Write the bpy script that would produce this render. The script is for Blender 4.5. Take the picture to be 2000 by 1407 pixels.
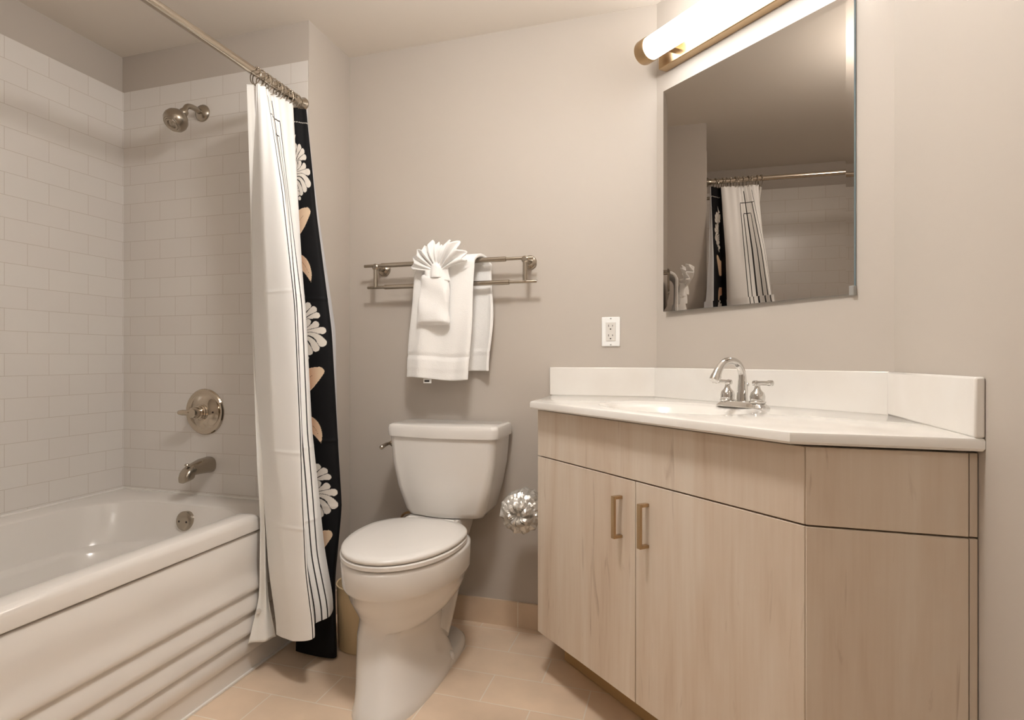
import bpy, bmesh, math, random
import numpy as np
from mathutils import Vector, Matrix, noise
for o in list(bpy.data.objects): bpy.data.objects.remove(o)
S = bpy.context.scene
COL = S.collection
PI = math.pi

# ------------------------------------------------------------------ camera
HC = 1.03; FPX = 1186.0; YAW = math.radians(18.07)
cd = bpy.data.cameras.new('camera'); cam = bpy.data.objects.new('camera', cd); COL.objects.link(cam)
cd.sensor_width = 36.0; cd.lens = 36.0*FPX/2000.0
cd.shift_x = (1000-935)/2000.0; cd.shift_y = -1.5/2000.0
cd.clip_start = 0.02
cam.location = (0, 0, HC); cam.rotation_euler = (PI/2, 0, YAW)
S.camera = cam
# ------------------------------------------------------------------ world and view
w = bpy.data.worlds.new('world'); S.world = w; w.use_nodes = True
w.node_tree.nodes['Background'].inputs[0].default_value = (1, .9, .8, 1)
w.node_tree.nodes['Background'].inputs[1].default_value = 0.0
S.view_settings.view_transform = 'Standard'; S.view_settings.look = 'None'
S.view_settings.gamma = 1.0; S.view_settings.use_curve_mapping = False
S.view_settings.exposure = 0.98
TUBE_E = 4.2          # vanity tube
TUBE_C = (.97, .99, 1)
DOME_E = 46.0          # ceiling lamp, also scales the added fill lamp
DOME_C = (1, .98, .955)

# ------------------------------------------------------------------ materials
def lin(c):
    return tuple(((v/255)/12.92 if v/255 <= .04045 else ((v/255+.055)/1.055)**2.4) for v in c)
def mat(name, rgb=(200,200,200), rough=.5, metal=0.0, spec=.5, coat=0.0, emit=None, es=0):
    m = bpy.data.materials.new(name); m.use_nodes = True
    b = m.node_tree.nodes['Principled BSDF']
    b.inputs['Base Color'].default_value = (*lin(rgb), 1)
    b.inputs['Roughness'].default_value = rough; b.inputs['Metallic'].default_value = metal
    b.inputs['Specular IOR Level'].default_value = spec
    b.inputs['Coat Weight'].default_value = coat
    if emit:
        b.inputs['Emission Color'].default_value = (*emit, 1); b.inputs['Emission Strength'].default_value = es
    return m
def nodes(m): return m.node_tree.nodes, m.node_tree.links, m.node_tree.nodes['Principled BSDF']
def add_noise_bump(m, scale, strength, dist=.002, detail=3):
    N, L, b = nodes(m)
    tc = N.new('ShaderNodeTexCoord'); n = N.new('ShaderNodeTexNoise'); n.inputs['Scale'].default_value = scale
    n.inputs['Detail'].default_value = detail
    bp = N.new('ShaderNodeBump'); bp.inputs['Strength'].default_value = strength; bp.inputs['Distance'].default_value = dist
    L.new(tc.outputs['Object'], n.inputs['Vector']); L.new(n.outputs[0], bp.inputs['Height']); L.new(bp.outputs[0], b.inputs['Normal'])
    return m
def mottled(m, c1, c2, scale, detail=3):
    N, L, b = nodes(m)
    tc = N.new('ShaderNodeTexCoord'); n = N.new('ShaderNodeTexNoise'); n.inputs['Scale'].default_value = scale; n.inputs['Detail'].default_value = detail
    r = N.new('ShaderNodeValToRGB'); r.color_ramp.elements[0].position = .3; r.color_ramp.elements[1].position = .7
    r.color_ramp.elements[0].color = (*lin(c1), 1); r.color_ramp.elements[1].color = (*lin(c2), 1)
    L.new(tc.outputs['Object'], n.inputs['Vector']); L.new(n.outputs[0], r.inputs[0]); L.new(r.outputs[0], b.inputs['Base Color'])
    return m
def brick_mat(name, plane, bw, bh, off, c1, c2, mortar, msize, rough, bump=.3, cvar=None):
    """brick pattern in metres; plane 'xz','yz','xy'; off = world position of one joint corner"""
    m = mat(name, c1, rough); N, L, b = nodes(m)
    g = N.new('ShaderNodeNewGeometry'); sp = N.new('ShaderNodeSeparateXYZ'); cb = N.new('ShaderNodeCombineXYZ')
    L.new(g.outputs['Position'], sp.inputs[0])
    ax = {'x': 0, 'y': 1, 'z': 2}
    for k in (0, 1):
        a = N.new('ShaderNodeMath'); a.operation = 'SUBTRACT'; a.inputs[1].default_value = off[k]
        L.new(sp.outputs[ax[plane[k]]], a.inputs[0]); L.new(a.outputs[0], cb.inputs[k])
    t = N.new('ShaderNodeTexBrick'); t.offset = .5; t.squash = 1
    t.inputs['Scale'].default_value = 1; t.inputs['Mortar Size'].default_value = msize; t.inputs['Mortar Smooth'].default_value = .3
    t.inputs['Bias'].default_value = 0; t.inputs['Brick Width'].default_value = bw; t.inputs['Row Height'].default_value = bh
    t.inputs['Color1'].default_value = (*lin(c1), 1); t.inputs['Color2'].default_value = (*lin(c2), 1); t.inputs['Mortar'].default_value = (*lin(mortar), 1)
    L.new(cb.outputs[0], t.inputs['Vector'])
    col = t.outputs['Color']
    if cvar:
        n = N.new('ShaderNodeTexNoise'); n.inputs['Scale'].default_value = cvar[0]; n.inputs['Detail'].default_value = 5
        L.new(g.outputs['Position'], n.inputs['Vector'])
        mr = N.new('ShaderNodeMapRange'); mr.inputs['From Min'].default_value = .3; mr.inputs['From Max'].default_value = .7
        mr.inputs['To Min'].default_value = cvar[1]; mr.inputs['To Max'].default_value = cvar[2]
        L.new(n.outputs[0], mr.inputs[0])
        mx = N.new('ShaderNodeVectorMath'); mx.operation = 'SCALE'; L.new(col, mx.inputs[0]); L.new(mr.outputs[0], mx.inputs['Scale']); col = mx.outputs[0]
    L.new(col, b.inputs['Base Color'])
    bp = N.new('ShaderNodeBump'); bp.inputs['Strength'].default_value = bump; bp.inputs['Distance'].default_value = .001; bp.invert = True
    L.new(t.outputs['Fac'], bp.inputs['Height']); L.new(bp.outputs[0], b.inputs['Normal'])
    return m

M = {}
WALL = (194, 185, 175)
M['wall'] = add_noise_bump(mat('wall_paint', WALL, .55, spec=.3), 220, .08, .0006)
M['soffit'] = M['wall']
M['ceiling'] = mat('ceiling_paint', (232, 224, 214), .8, spec=.2)
M['tile_x'] = brick_mat('subway_tile_end', 'xz', .1578, .0789, (-1.708, 1.05), (229,224,218), (227,221,215), (206,196,186), .0011, .26)
M['tile_y'] = brick_mat('subway_tile_long', 'yz', .1578, .0789, (1.65, 1.05), (229,224,218), (227,221,215), (206,196,186), .0011, .26)
M['floor'] = brick_mat('floor_tile', 'xy', .31, .1617, (-.564, 1.900), (236,212,186), (229,205,180), (240,228,212), .0022, .38, .3, (5, .86, 1.06))
M['base_tile'] = brick_mat('base_tile', 'xz', .31, .5, (-.735, -.2), (222,198,172), (222,198,172), (240,228,212), .0018, .38, .3, (5, .86, 1.06))
M['ceramic'] = mat('white_vitreous_china', (230,226,221), .10, spec=.5, coat=.3)
M['seat'] = mat('white_seat_plastic', (231,227,222), .22)
M['acrylic'] = mat('white_acrylic', (230,225,219), .14, coat=.2)
M['acrylic_in'] = M['acrylic']
M['counter'] = mottled(mat('cultured_marble', (238,236,231), .12, coat=.3), (240,237,232), (234,229,222), 6)
M['chrome'] = mat('chrome', (215,213,210), .06, 1)
M['nickel'] = mat('brushed_nickel', (176,166,152), .27, 1)
M['rod'] = mat('polished_nickel', (198,188,174), .16, 1)
M['valve'] = mat('polished_warm_chrome', (196,184,168), .09, 1)
M['warmnickel'] = mat('satin_nickel', (186,160,126), .30, 1)
M['dark'] = mat('dark_gap', (40,28,22), .7)
M['white_plastic'] = mat('white_plastic', (246,246,244), .3)
M['offwhite'] = mat('offwhite_plastic', (222,218,212), .35)
M['screw'] = mat('screw_metal', (180,180,178), .35, .8)
M['slot'] = mat('socket_slot', (60,56,52), .6)
M['bin'] = mat('beige_plastic', (214,190,150), .45)
M['grout'] = mat('caulk', (240,236,230), .5)
def terry():
    m = mat('white_terry', (250,248,245), .95, spec=.1); N, L, b = nodes(m)
    b.inputs['Sheen Weight'].default_value = .3
    tc = N.new('ShaderNodeTexCoord'); v = N.new('ShaderNodeTexVoronoi'); v.inputs['Scale'].default_value = 380
    n = N.new('ShaderNodeTexNoise'); n.inputs['Scale'].default_value = 45
    ad = N.new('ShaderNodeMath'); ad.operation = 'ADD'
    bp = N.new('ShaderNodeBump'); bp.inputs['Strength'].default_value = .35; bp.inputs['Distance'].default_value = .002
    L.new(tc.outputs['Object'], v.inputs['Vector']); L.new(tc.outputs['Object'], n.inputs['Vector'])
    L.new(v.outputs['Distance'], ad.inputs[0]); L.new(n.outputs[0], ad.inputs[1])
    L.new(ad.outputs[0], bp.inputs['Height']); L.new(bp.outputs[0], b.inputs['Normal'])
    return m
M['terry'] = terry()
def cloth(name, rgb, rough=.7):
    m = mat(name, rgb, rough, spec=.25); N, L, b = nodes(m)
    a = N.new('ShaderNodeVertexColor'); a.layer_name = 'pattern'
    L.new(a.outputs[0], b.inputs['Base Color']); pass
    return m
M['curtain'] = cloth('printed_fabric', (240,236,230))
M['liner'] = mat('liner_vinyl', (240,238,233), .35)
def wood(name, c_lo, c_mid, c_hi):
    m = mat(name, c_mid, .42, spec=.35); N, L, b = nodes(m)
    tc = N.new('ShaderNodeTexCoord')
    mp = N.new('ShaderNodeMapping'); mp.inputs['Scale'].default_value = (9, 9, .9); L.new(tc.outputs['Object'], mp.inputs[0])
    n1 = N.new('ShaderNodeTexNoise'); n1.inputs['Scale'].default_value = 1.0; n1.inputs['Detail'].default_value = 6; n1.inputs['Distortion'].default_value = 1.2
    L.new(mp.outputs[0], n1.inputs['Vector'])
    mp2 = N.new('ShaderNodeMapping'); mp2.inputs['Scale'].default_value = (70, 70, 4); L.new(tc.outputs['Object'], mp2.inputs[0])
    n2 = N.new('ShaderNodeTexNoise'); n2.inputs['Scale'].default_value = 1.5; n2.inputs['Detail'].default_value = 4; L.new(mp2.outputs[0], n2.inputs['Vector'])
    mx = N.new('ShaderNodeMath'); mx.operation = 'MULTIPLY_ADD'; mx.inputs[1].default_value = .28; L.new(n2.outputs[0], mx.inputs[0]); L.new(n1.outputs[0], mx.inputs[2])
    r = N.new('ShaderNodeValToRGB'); e = r.color_ramp.elements
    e[0].position = .38; e[0].color = (*lin(c_lo), 1); e[1].position = .82; e[1].color = (*lin(c_hi), 1)
    k = e.new(.56); k.color = (*lin(c_mid), 1)
    L.new(mx.outputs[0], r.inputs[0]); L.new(r.outputs[0], b.inputs['Base Color'])
    # a few fine dark figure streaks
    mp3 = N.new('ShaderNodeMapping'); mp3.inputs['Scale'].default_value = (14, 14, 1.6); mp3.inputs['Location'].default_value = (3, 1, 5); L.new(tc.outputs['Object'], mp3.inputs[0])
    n3 = N.new('ShaderNodeTexNoise'); n3.inputs['Scale'].default_value = 1.6; n3.inputs['Detail'].default_value = 8; n3.inputs['Distortion'].default_value = 2.2; L.new(mp3.outputs[0], n3.inputs['Vector'])
    r3 = N.new('ShaderNodeValToRGB'); r3.color_ramp.elements[0].position = .64; r3.color_ramp.elements[1].position = .80
    r3.color_ramp.elements[0].color = (0,0,0,1); r3.color_ramp.elements[1].color = (.55,.55,.55,1); L.new(n3.outputs[0], r3.inputs[0])
    mc = N.new('ShaderNodeMixRGB'); mc.inputs[2].default_value = (*lin((150,118,92)), 1)
    L.new(r3.outputs[0], mc.inputs[0]); L.new(r.outputs[0], mc.inputs[1]); L.new(mc.outputs[0], b.inputs['Base Color'])
    return m
M['wood'] = wood('washed_maple_laminate', (204,183,162), (216,199,180), (224,211,195))
M['wood_in'] = mat('cabinet_edge', (150,122,92), .6)
M['kick'] = mat('toe_kick_board', (190,158,112), .6)
M['mirror'] = mat('mirror_silver', (172,165,158), .0, 1)
M['glass_edge'] = mat('glass_edge', (150,176,190), .1, .3)
M['tube'] = mat('lit_acrylic_tube', (255,250,245), .4, emit=TUBE_C, es=TUBE_E)
M['dome'] = mat('lit_glass_dome', (255,250,240), .4, emit=DOME_C, es=DOME_E)
M['dome_fill'] = mat('fill_lamp_dome', (255,250,240), .4, emit=DOME_C, es=DOME_E*.3)  # weaker glow for the added fill lamp that softens shadows
def wrapper():
    m = mat('crinkled_clear_wrap', (225,222,216), .12, .55)
    return add_noise_bump(m, 60, 1.0, .006, 5)
M['wrap'] = wrapper()
M['paper'] = mat('toilet_paper', (240,238,232), .9)

# ------------------------------------------------------------------ object helpers
class Thing: pass
def thing(name, label, cat, loc, group=None):
    o = bpy.data.objects.new(name, None); COL.objects.link(o); o.location = loc; o.empty_display_size = .05
    o['label'] = label; o['category'] = cat
    if group: o['group'] = group
    return o
def origin(o):
    v = Vector((0, 0, 0))
    while o is not None: v += Vector(o.location); o = o.parent
    return v
def link(name, me, m, parent=None, label=None, smooth=35):
    o = bpy.data.objects.new(name, me); COL.objects.link(o)
    if m is not None and not me.materials: me.materials.append(m)
    if parent is not None:
        me.transform(Matrix.Translation(-origin(parent))); o.parent = parent
    if smooth:
        me.shade_smooth(); me.set_sharp_from_angle(angle=math.radians(smooth))
    if label: o['label'] = label
    return o
def part(name, bm, m, parent=None, label=None, smooth=35, bevel=0, seg=2, sub=0, solid=0):
    bmesh.ops.recalc_face_normals(bm, faces=bm.faces)
    me = bpy.data.meshes.new(name); bm.to_mesh(me); bm.free()
    o = link(name, me, m, parent, label, smooth)
    if solid:
        d = o.modifiers.new('s', 'SOLIDIFY'); d.thickness = solid; d.offset = 0
    if bevel:
        d = o.modifiers.new('b', 'BEVEL'); d.width = bevel; d.segments = seg; d.limit_method = 'ANGLE'; d.harden_normals = False
    if sub:
        d = o.modifiers.new('u', 'SUBSURF'); d.levels = sub; d.render_levels = sub
    return o
def tag(o, label, cat, group=None):
    o['label'] = label; o['category'] = cat
    if group: o['group'] = group
    return o
def recentre(o, loc):
    """put a single-mesh thing's origin at its base"""
    o.data.transform(Matrix.Translation(-Vector(loc))); o.location = loc; return o
def struct(name, bm, m, parent=None, **k):
    o = part(name, bm, m, parent, **k)
    o['kind'] = 'structure'; return o
def box(bm, x0, x1, y0, y1, z0, z1):
    v = [bm.verts.new(p) for p in ((x0,y0,z0),(x1,y0,z0),(x1,y1,z0),(x0,y1,z0),(x0,y0,z1),(x1,y0,z1),(x1,y1,z1),(x0,y1,z1))]
    for f in ((0,3,2,1),(4,5,6,7),(0,1,5,4),(1,2,6,5),(2,3,7,6),(3,0,4,7)): bm.faces.new([v[i] for i in f])
    return v
def bx(*a): bm = bmesh.new(); box(bm, *a); return bm
def prism(pts, z0, z1, bm=None):
    bm = bm or bmesh.new()
    lo = [bm.verts.new((x, y, z0)) for x, y in pts]; hi = [bm.verts.new((x, y, z1)) for x, y in pts]
    bm.faces.new(lo[::-1]); bm.faces.new(hi); n = len(pts)
    for i in range(n): bm.faces.new((lo[i], lo[(i+1)%n], hi[(i+1)%n], hi[i]))
    return bm
def frame(d):
    d = Vector(d).normalized(); up = Vector((0,0,1)) if abs(d.z) < .9 else Vector((0,1,0))
    a = d.cross(up).normalized(); b = a.cross(d).normalized(); return d, a, b
def lathe(bm, base, axis, prof, n=32, cap=True):
    """prof: list of (distance along axis, radius)"""
    d, a, b = frame(axis); base = Vector(base); rings = []
    for h, r in prof:
        rings.append([bm.verts.new(base + d*h + (a*math.cos(2*PI*i/n)+b*math.sin(2*PI*i/n))*max(r, 1e-5)) for i in range(n)])
    for p, q in zip(rings, rings[1:]):
        for i in range(n): bm.faces.new((p[i], p[(i+1)%n], q[(i+1)%n], q[i]))
    if cap: bm.faces.new(rings[0][::-1]); bm.faces.new(rings[-1])
    return bm
def la(*a, **k): return lathe(bmesh.new(), *a, **k)
def crom(pts, n):
    """catmull-rom through points"""
    P = [Vector(p) for p in pts]; P = [P[0]*2-P[1]] + P + [P[-1]*2-P[-2]]; out = []
    for i in range(1, len(P)-2):
        for k in range(n):
            t = k/n; a, b, c, d = P[i-1:i+3]
            out.append(.5*((2*b)+(c-a)*t+(2*a-5*b+4*c-d)*t*t+(3*b-a-3*c+d)*t**3))
    out.append(P[-2]); return out
def tube(bm, pts, r, n=16, cap=True, sx=1.0):
    pts = [Vector(p) for p in pts]; rings = []
    R = r if isinstance(r, (list, tuple)) else [r]*len(pts)
    d, a, b = frame(pts[1]-pts[0])
    for i, p in enumerate(pts):
        t = (pts[min(i+1, len(pts)-1)] - pts[max(i-1, 0)]).normalized()
        a = (a - t*a.dot(t)).normalized(); b = a.cross(t).normalized()
        rings.append([bm.verts.new(p + (a*math.cos(2*PI*k/n)*sx + b*math.sin(2*PI*k/n))*R[i]) for k in range(n)])
    for p, q in zip(rings, rings[1:]):
        for i in range(n): bm.faces.new((p[i], p[(i+1)%n], q[(i+1)%n], q[i]))
    if cap: bm.faces.new(rings[0][::-1]); bm.faces.new(rings[-1])
    return bm
def loft(loops, cap0=True, cap1=True, bm=None):
    bm = bm or bmesh.new(); R = [[bm.verts.new(p) for p in l] for l in loops]; n = len(R[0])
    for p, q in zip(R, R[1:]):
        for i in range(n): bm.faces.new((p[i], p[(i+1)%n], q[(i+1)%n], q[i]))
    if cap0: bm.faces.new(R[0][::-1])
    if cap1: bm.faces.new(R[-1])
    return bm
def torus(c, axis, R, r, n=32, m=10):
    d, a, b = frame(axis); c = Vector(c); bm = bmesh.new(); rings = []
    for i in range(n):
        t = 2*PI*i/n; e = a*math.cos(t)+b*math.sin(t)
        rings.append([bm.verts.new(c + e*(R+r*math.cos(2*PI*k/m)) + d*r*math.sin(2*PI*k/m)) for k in range(m)])
    for i in range(n):
        p, q = rings[i], rings[(i+1)%n]
        for k in range(m): bm.faces.new((p[k], p[(k+1)%m], q[(k+1)%m], q[k]))
    return bm

# ------------------------------------------------------------------ room shell
H = 2.305
XL, XR, XW = -2.218, .499, -1.314        # left tile wall, right wall, wing face
YS, YT, YN = 1.97, 2.27, -1.25           # shower end wall, towel wall, wall behind the camera
XD0, YD0, YD1 = -.068, 2.27, 1.703       # diagonal mirror wall from (XD0,YD0) to (XR,YD1)
TZ = 2.155                                # top of the tile
T = .1
struct('floor', bx(XL-T, XR+T, YN-T, YT+T, -.08, 0), M['floor'], smooth=0)
struct('ceiling', bx(XL-T, XR+T, YN-T, YT+T, H, H+.08), M['ceiling'], smooth=0)
struct('wall_back', bx(XW, XD0, YT, YT+T, 0, H), M['wall'], smooth=0)
struct('wall_diagonal', prism([(XD0, YD0), (XR, YD1), (XR+T, YD1), (XR+T, YD0+T), (XD0, YD0+T)], 0, H), M['wall'], smooth=0)
struct('wall_right', bx(XR, XR+T, YN-T, YD1, 0, H), M['wall'], smooth=0)
struct('wall_wing', bx(XL-T, XW, YS+.0015, YT+T, 0, H), M['wall'], smooth=0)
struct('wall_left', bx(XL-T, XL-.008, YN-T, YS+.0015, 0, H), M['wall'], smooth=0)
struct('wall_front', bx(XL-.008, XR, YN-T, YN, 0, H), M['wall'], smooth=0)
struct('wall_tub_foot', bx(XL-.008, XW, YN, .40, 0, H), M['wall'], smooth=0)
# tile fields, proud of the paint, and the painted band over them
struct('trim_1', bx(XL, XW-.004, YS, YS+.0015, .45, TZ), M['tile_x'], smooth=0)
struct('trim_2', bx(XL-.008, XL, .40, YS+.0015, .45, TZ), M['tile_y'], smooth=0)
struct('baseboard_back', bx(XW, -.30, YT-.010, YT, 0, .096), M['base_tile'], smooth=0)
struct('baseboard_wing', bx(XW, XW+.010, YS+.02, YT-.010, 0, .096), M['base_tile'], smooth=0)

# ------------------------------------------------------------------ bathtub
def rrect(cx, cy, hx, hy, r, z, n=12, ex=0.0):
    out = []
    for q, (sx, sy) in enumerate(((1,1),(-1,1),(-1,-1),(1,-1))):
        for i in range(n+1):
            t = PI/2*(q + i/n)
            out.append((cx+sx*(hx-r)+r*math.cos(t), cy+sy*(hy-r)+r*math.sin(t), z))
    return out
TX0, TX1, TY0, TY1 = XL, -1.341, .402, YS
tub = thing('bathtub', 'white alcove bathtub with a fluted front apron below the tiled walls', 'bathtub', (-1.78, 1.18, 0))
DZ = .486
bcx, bcy = -1.762, 1.155
L_ = []
cxo, cyo, hxo, hyo = (TX0+TX1)/2, (TY0+TY1)/2, (TX1-TX0)/2-.001, (TY1-TY0)/2-.001
L_.append(rrect(cxo, cyo, hxo, hyo, .004, .455)); L_.append(rrect(cxo, cyo, hxo, hyo, .004, DZ))
for z, hx, hy, r, dy in ((DZ, .362, .690, .22, 0), (DZ-.006, .350, .678, .215, 0), (DZ-.05, .335, .662, .21, 0), (.37, .322, .640, .21, 0), (.345, .310, .625, .2, 0), (.335, .290, .605, .2, 0),
                      (.325, .284, .598, .2, 0), (.25, .272, .57, .2, -.005), (.15, .25, .53, .19, -.01), (.115, .21, .48, .17, -.01), (.105, .12, .38, .11, -.01)):
    L_.append(rrect(bcx, bcy+dy, hx, hy, r, z))
part('basin', loft(L_, cap0=False), M['acrylic'], tub)
# raised front rim with a rounded end
bm = bmesh.new()
prof = [(-1.412,.487),(-1.411,.500),(-1.405,.510),(-1.392,.514),(-1.360,.514),(-1.346,.511),(-1.338,.503),(-1.334,.490),(-1.334,.458),(-1.345,.456)]
ys = [.403, 1.64, 1.68, 1.705, 1.720, 1.728]; sc_ = [1, 1, .985, .93, .8, .55]
loops = []
for y, s in zip(ys, sc_):
    loops.append([(x if x > -1.35 else x, y, .456+(z-.456)*(s if z > .47 else 1)) for x, z in prof])
loft(loops, bm=bm)
part('front_rim', bm, M['acrylic'], tub, smooth=50, bevel=.002)
# apron: profile with three rolls
prof = [(-1.36,.452),(-1.346,.452),(-1.341,.447)]
def roll(z0, z1, d0, d1, n=10):
    for i in range(n+1):
        t = i/n; prof.append((-1.341 + d0 + (d1-d0)*t + .012*math.sin(PI*min(1, t*1.0))**.7*(1 if 0 < t < 1 else 0) , z0+(z1-z0)*t))
prof += [(-1.341,.36),(-1.3405,.335),(-1.337,.315),(-1.331,.298),(-1.326,.283),(-1.325,.272),(-1.329,.264),(-1.3395,.260)]
for z0, z1 in ((.260,.192),(.192,.126)):
    prof += [(-1.3365,z0-.010),(-1.332,z0-.020),(-1.328,z0-.032),(-1.325,z0-.045),(-1.324,z0-.055),(-1.328,z1+.005),(-1.3395,z1)]
prof += [(-1.336,.118),(-1.331,.108),(-1.329,.095),(-1.329,.072),(-1.333,.068),(-1.36,.068)]
loops = [[(x, y, z) for x, z in prof] for y in (.403, .8, 1.2, 1.6, YS-.001)]
part('apron', loft(loops), M['acrylic'], tub, smooth=45)
part('kick_strip', bx(-1.36, -1.338, .403, YS-.001, .001, .066), M['acrylic'], tub, bevel=.002)
part('kick_caulk', bx(-1.339, -1.331, .403, YS-.001, .001, .007), M['grout'], tub)
# overflow plate on the sloped end wall
oc = Vector((-1.74, 1.8105, .428)); od = Vector((0, -1, .12))
ov = part('overflow_plate', la(oc, od, [(-.03,.034),(.004,.036),(.008,.035),(.011,.030),(.013,.020),(.0135,.001)]), M['nickel'], tub, label='round nickel overflow plate')
for s in (-1, 1):
    part('plate_screw', la(oc+Vector((s*.017,0,-.002))+od.normalized()*.0115, od, [(0,.0042),(.002,.004),(.0022,.001)], n=12), M['dark'], ov)
part('wall_caulk', bx(XL, -1.36, YS-.006, YS, DZ-.001, DZ+.005), M['grout'], tub)
part('wall_caulk', bx(XL, XL+.006, .403, YS-.006, DZ-.001, DZ+.005), M['grout'], tub)

# ------------------------------------------------------------------ tub and shower fittings on the tiled end wall
sh = thing('wall_shower', 'nickel ball shaped shower head on a bent arm high on the tiled wall', 'shower head', (-1.805, YS, 2.015))
part('wall_flange', la((-1.805, YS, 2.015), (0,-1,0), [(0,.034),(.004,.034),(.010,.030),(.014,.020),(.018,.013)]), M['nickel'], sh)
arm = crom([(-1.805,1.965,2.015),(-1.805,1.915,2.018),(-1.803,1.885,2.008),(-1.794,1.861,1.979)], 8)
part('shower_arm', tube(bmesh.new(), arm, .0105), M['nickel'], sh)
hb = Vector((-1.793,1.858,1.975)); hd = Vector((-.10,-.62,-.78)).normalized()
part('ball_joint', la(hb-hd*.012, hd, [(0,.010),(.004,.015),(.016,.017),(.024,.014),(.028,.012)]), M['nickel'], sh)
hh = part('spray_head', la(hb+hd*.012, hd, [(0,.013),(.006,.022),(.016,.034),(.030,.043),(.044,.0455),(.056,.043),(.064,.037),(.068,.034)]), M['nickel'], sh)
part('spray_face', la(hb+hd*.079, hd, [(0,.033),(.002,.032),(.0005,.029),(.0005,.026),(.004,.024),(.004,.017),(.001,.015),(.003,.010),(.006,.006),(.0062,.001)]), M['nickel'], hh)
vv = thing('shower_valve', 'round nickel shower valve plate with a lever on the tiled wall', 'shower valve', (-1.793, YS, .82))
vc = Vector((-1.793, YS, .820)); vd = Vector((0,-1,0))
pl = part('trim_plate', la(vc, vd, [(0,.092),(.004,.092),(.009,.088),(.010,.080),(.006,.070),(.008,.064),(.013,.056),(.019,.044),(.023,.030)], n=48), M['valve'], vv)
part('temperature_mark', la(vc+Vector((.05,-.0145,-.0)), vd, [(0,.004),(.003,.003),(.0031,.001)], n=12), M['dark'], pl)
part('valve_sleeve', la(vc+vd*.018, vd, [(0,.032),(.006,.034),(.010,.030),(.014,.030),(.018,.026),(.026,.027),(.030,.022),(.050,.021),(.056,.017),(.058,.005)]), M['valve'], vv)
part('lever', tube(bmesh.new(), crom([vc+Vector((.006,-.058,.002)), vc+Vector((-.018,-.066,.001)), vc+Vector((-.05,-.071,.001)), vc+Vector((-.068,-.072,.001))], 6), [.011]*6+[.0115]*6+[.0105,.010,.0095,.009,.0085,.007,.003]), M['valve'], vv)
sp = thing('tub_spout', 'nickel bathtub spout with a diverter knob low on the tiled wall', 'spout', (-1.768, YS, .61))
c0 = (-1.768, .612)
loops = []
for t, w_, zt, zb in ((0,.028,.640,.582),(.006,.031,.643,.580),(.05,.030,.640,.583),(.095,.027,.628,.585),(.108,.0265,.624,.580),(.1085,.0265,.624,.570),(.125,.025,.617,.566),(.137,.023,.607,.564),(.145,.019,.592,.563),(.148,.015,.575,.563)):
    lp = []
    for i in range(24):
        a = 2*PI*i/24; ca, sa = math.cos(a), math.sin(a)
        lp.append((c0[0] + w_*math.copysign(abs(ca)**.7, ca), YS-t, (zt+zb)/2+(zt-zb)/2*math.copysign(abs(sa)**.8, sa)))
    loops.append(lp)
part('spout_body', loft(loops), M['nickel'], sp)
part('diverter_knob', la((c0[0], YS-.122, .614), (0,0,1), [(0,.003),(.010,.003),(.011,.008),(.014,.009),(.018,.007),(.019,.001)], n=16), M['nickel'], sp)

# ------------------------------------------------------------------ shower rod and rings
RX, RZ = -1.340, 1.990
rod = thing('shower_curtain_rod', 'nickel shower curtain rod running along the tub below the ceiling', 'curtain rod', (RX, YS, RZ))
part('rod_tube', la((RX, .405, RZ), (0,1,0), [(0,.0135),(YS-.409,.0135)], n=24), M['rod'], rod)
part('rod_flange', la((RX, YS, RZ), (0,-1,0), [(0,.026),(.004,.026),(.014,.018),(.024,.016),(.026,.0105)]), M['nickel'], rod)
part('rod_flange', la((RX, .40, RZ), (0,1,0), [(0,.026),(.004,.026),(.014,.018),(.024,.016),(.026,.0105)]), M['nickel'], rod)
ring0 = None
rys = [1.700,1.718,1.742,1.762,1.785,1.806,1.826,1.848,1.868,1.888,1.908,1.926]
for i, y in enumerate(rys):
    tl = ((i*37)%11-5)*.05
    if ring0 is None:
        bm = torus((0,0,-.011), (0,1,0), .0275, .0018, 24, 8)
        for k in range(6):
            a = PI/2 + (k-2.5)*.38
            bmesh.ops.create_uvsphere(bm, u_segments=8, v_segments=6, radius=.0036, matrix=Matrix.Translation((.0275*math.cos(a), 0, -.011+.0275*math.sin(a))))
        o = part('curtain_ring', bm, M['nickel']); ring0 = o
        tag(o, 'beaded metal curtain ring holding the front white edge of the curtain', 'curtain ring', 'curtain rings on the shower rod')
    else:
        o = ring0.copy(); COL.objects.link(o)
        tag(o, 'beaded metal curtain ring bunched between the front ring and the wall', 'curtain ring', 'curtain rings on the shower rod')
    if i == len(rys)-1: o['label'] = 'beaded metal curtain ring nearest the wall, above the black floral fabric'
    o.location = (RX, y, RZ); o.rotation_euler = (0, 0, tl)

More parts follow.
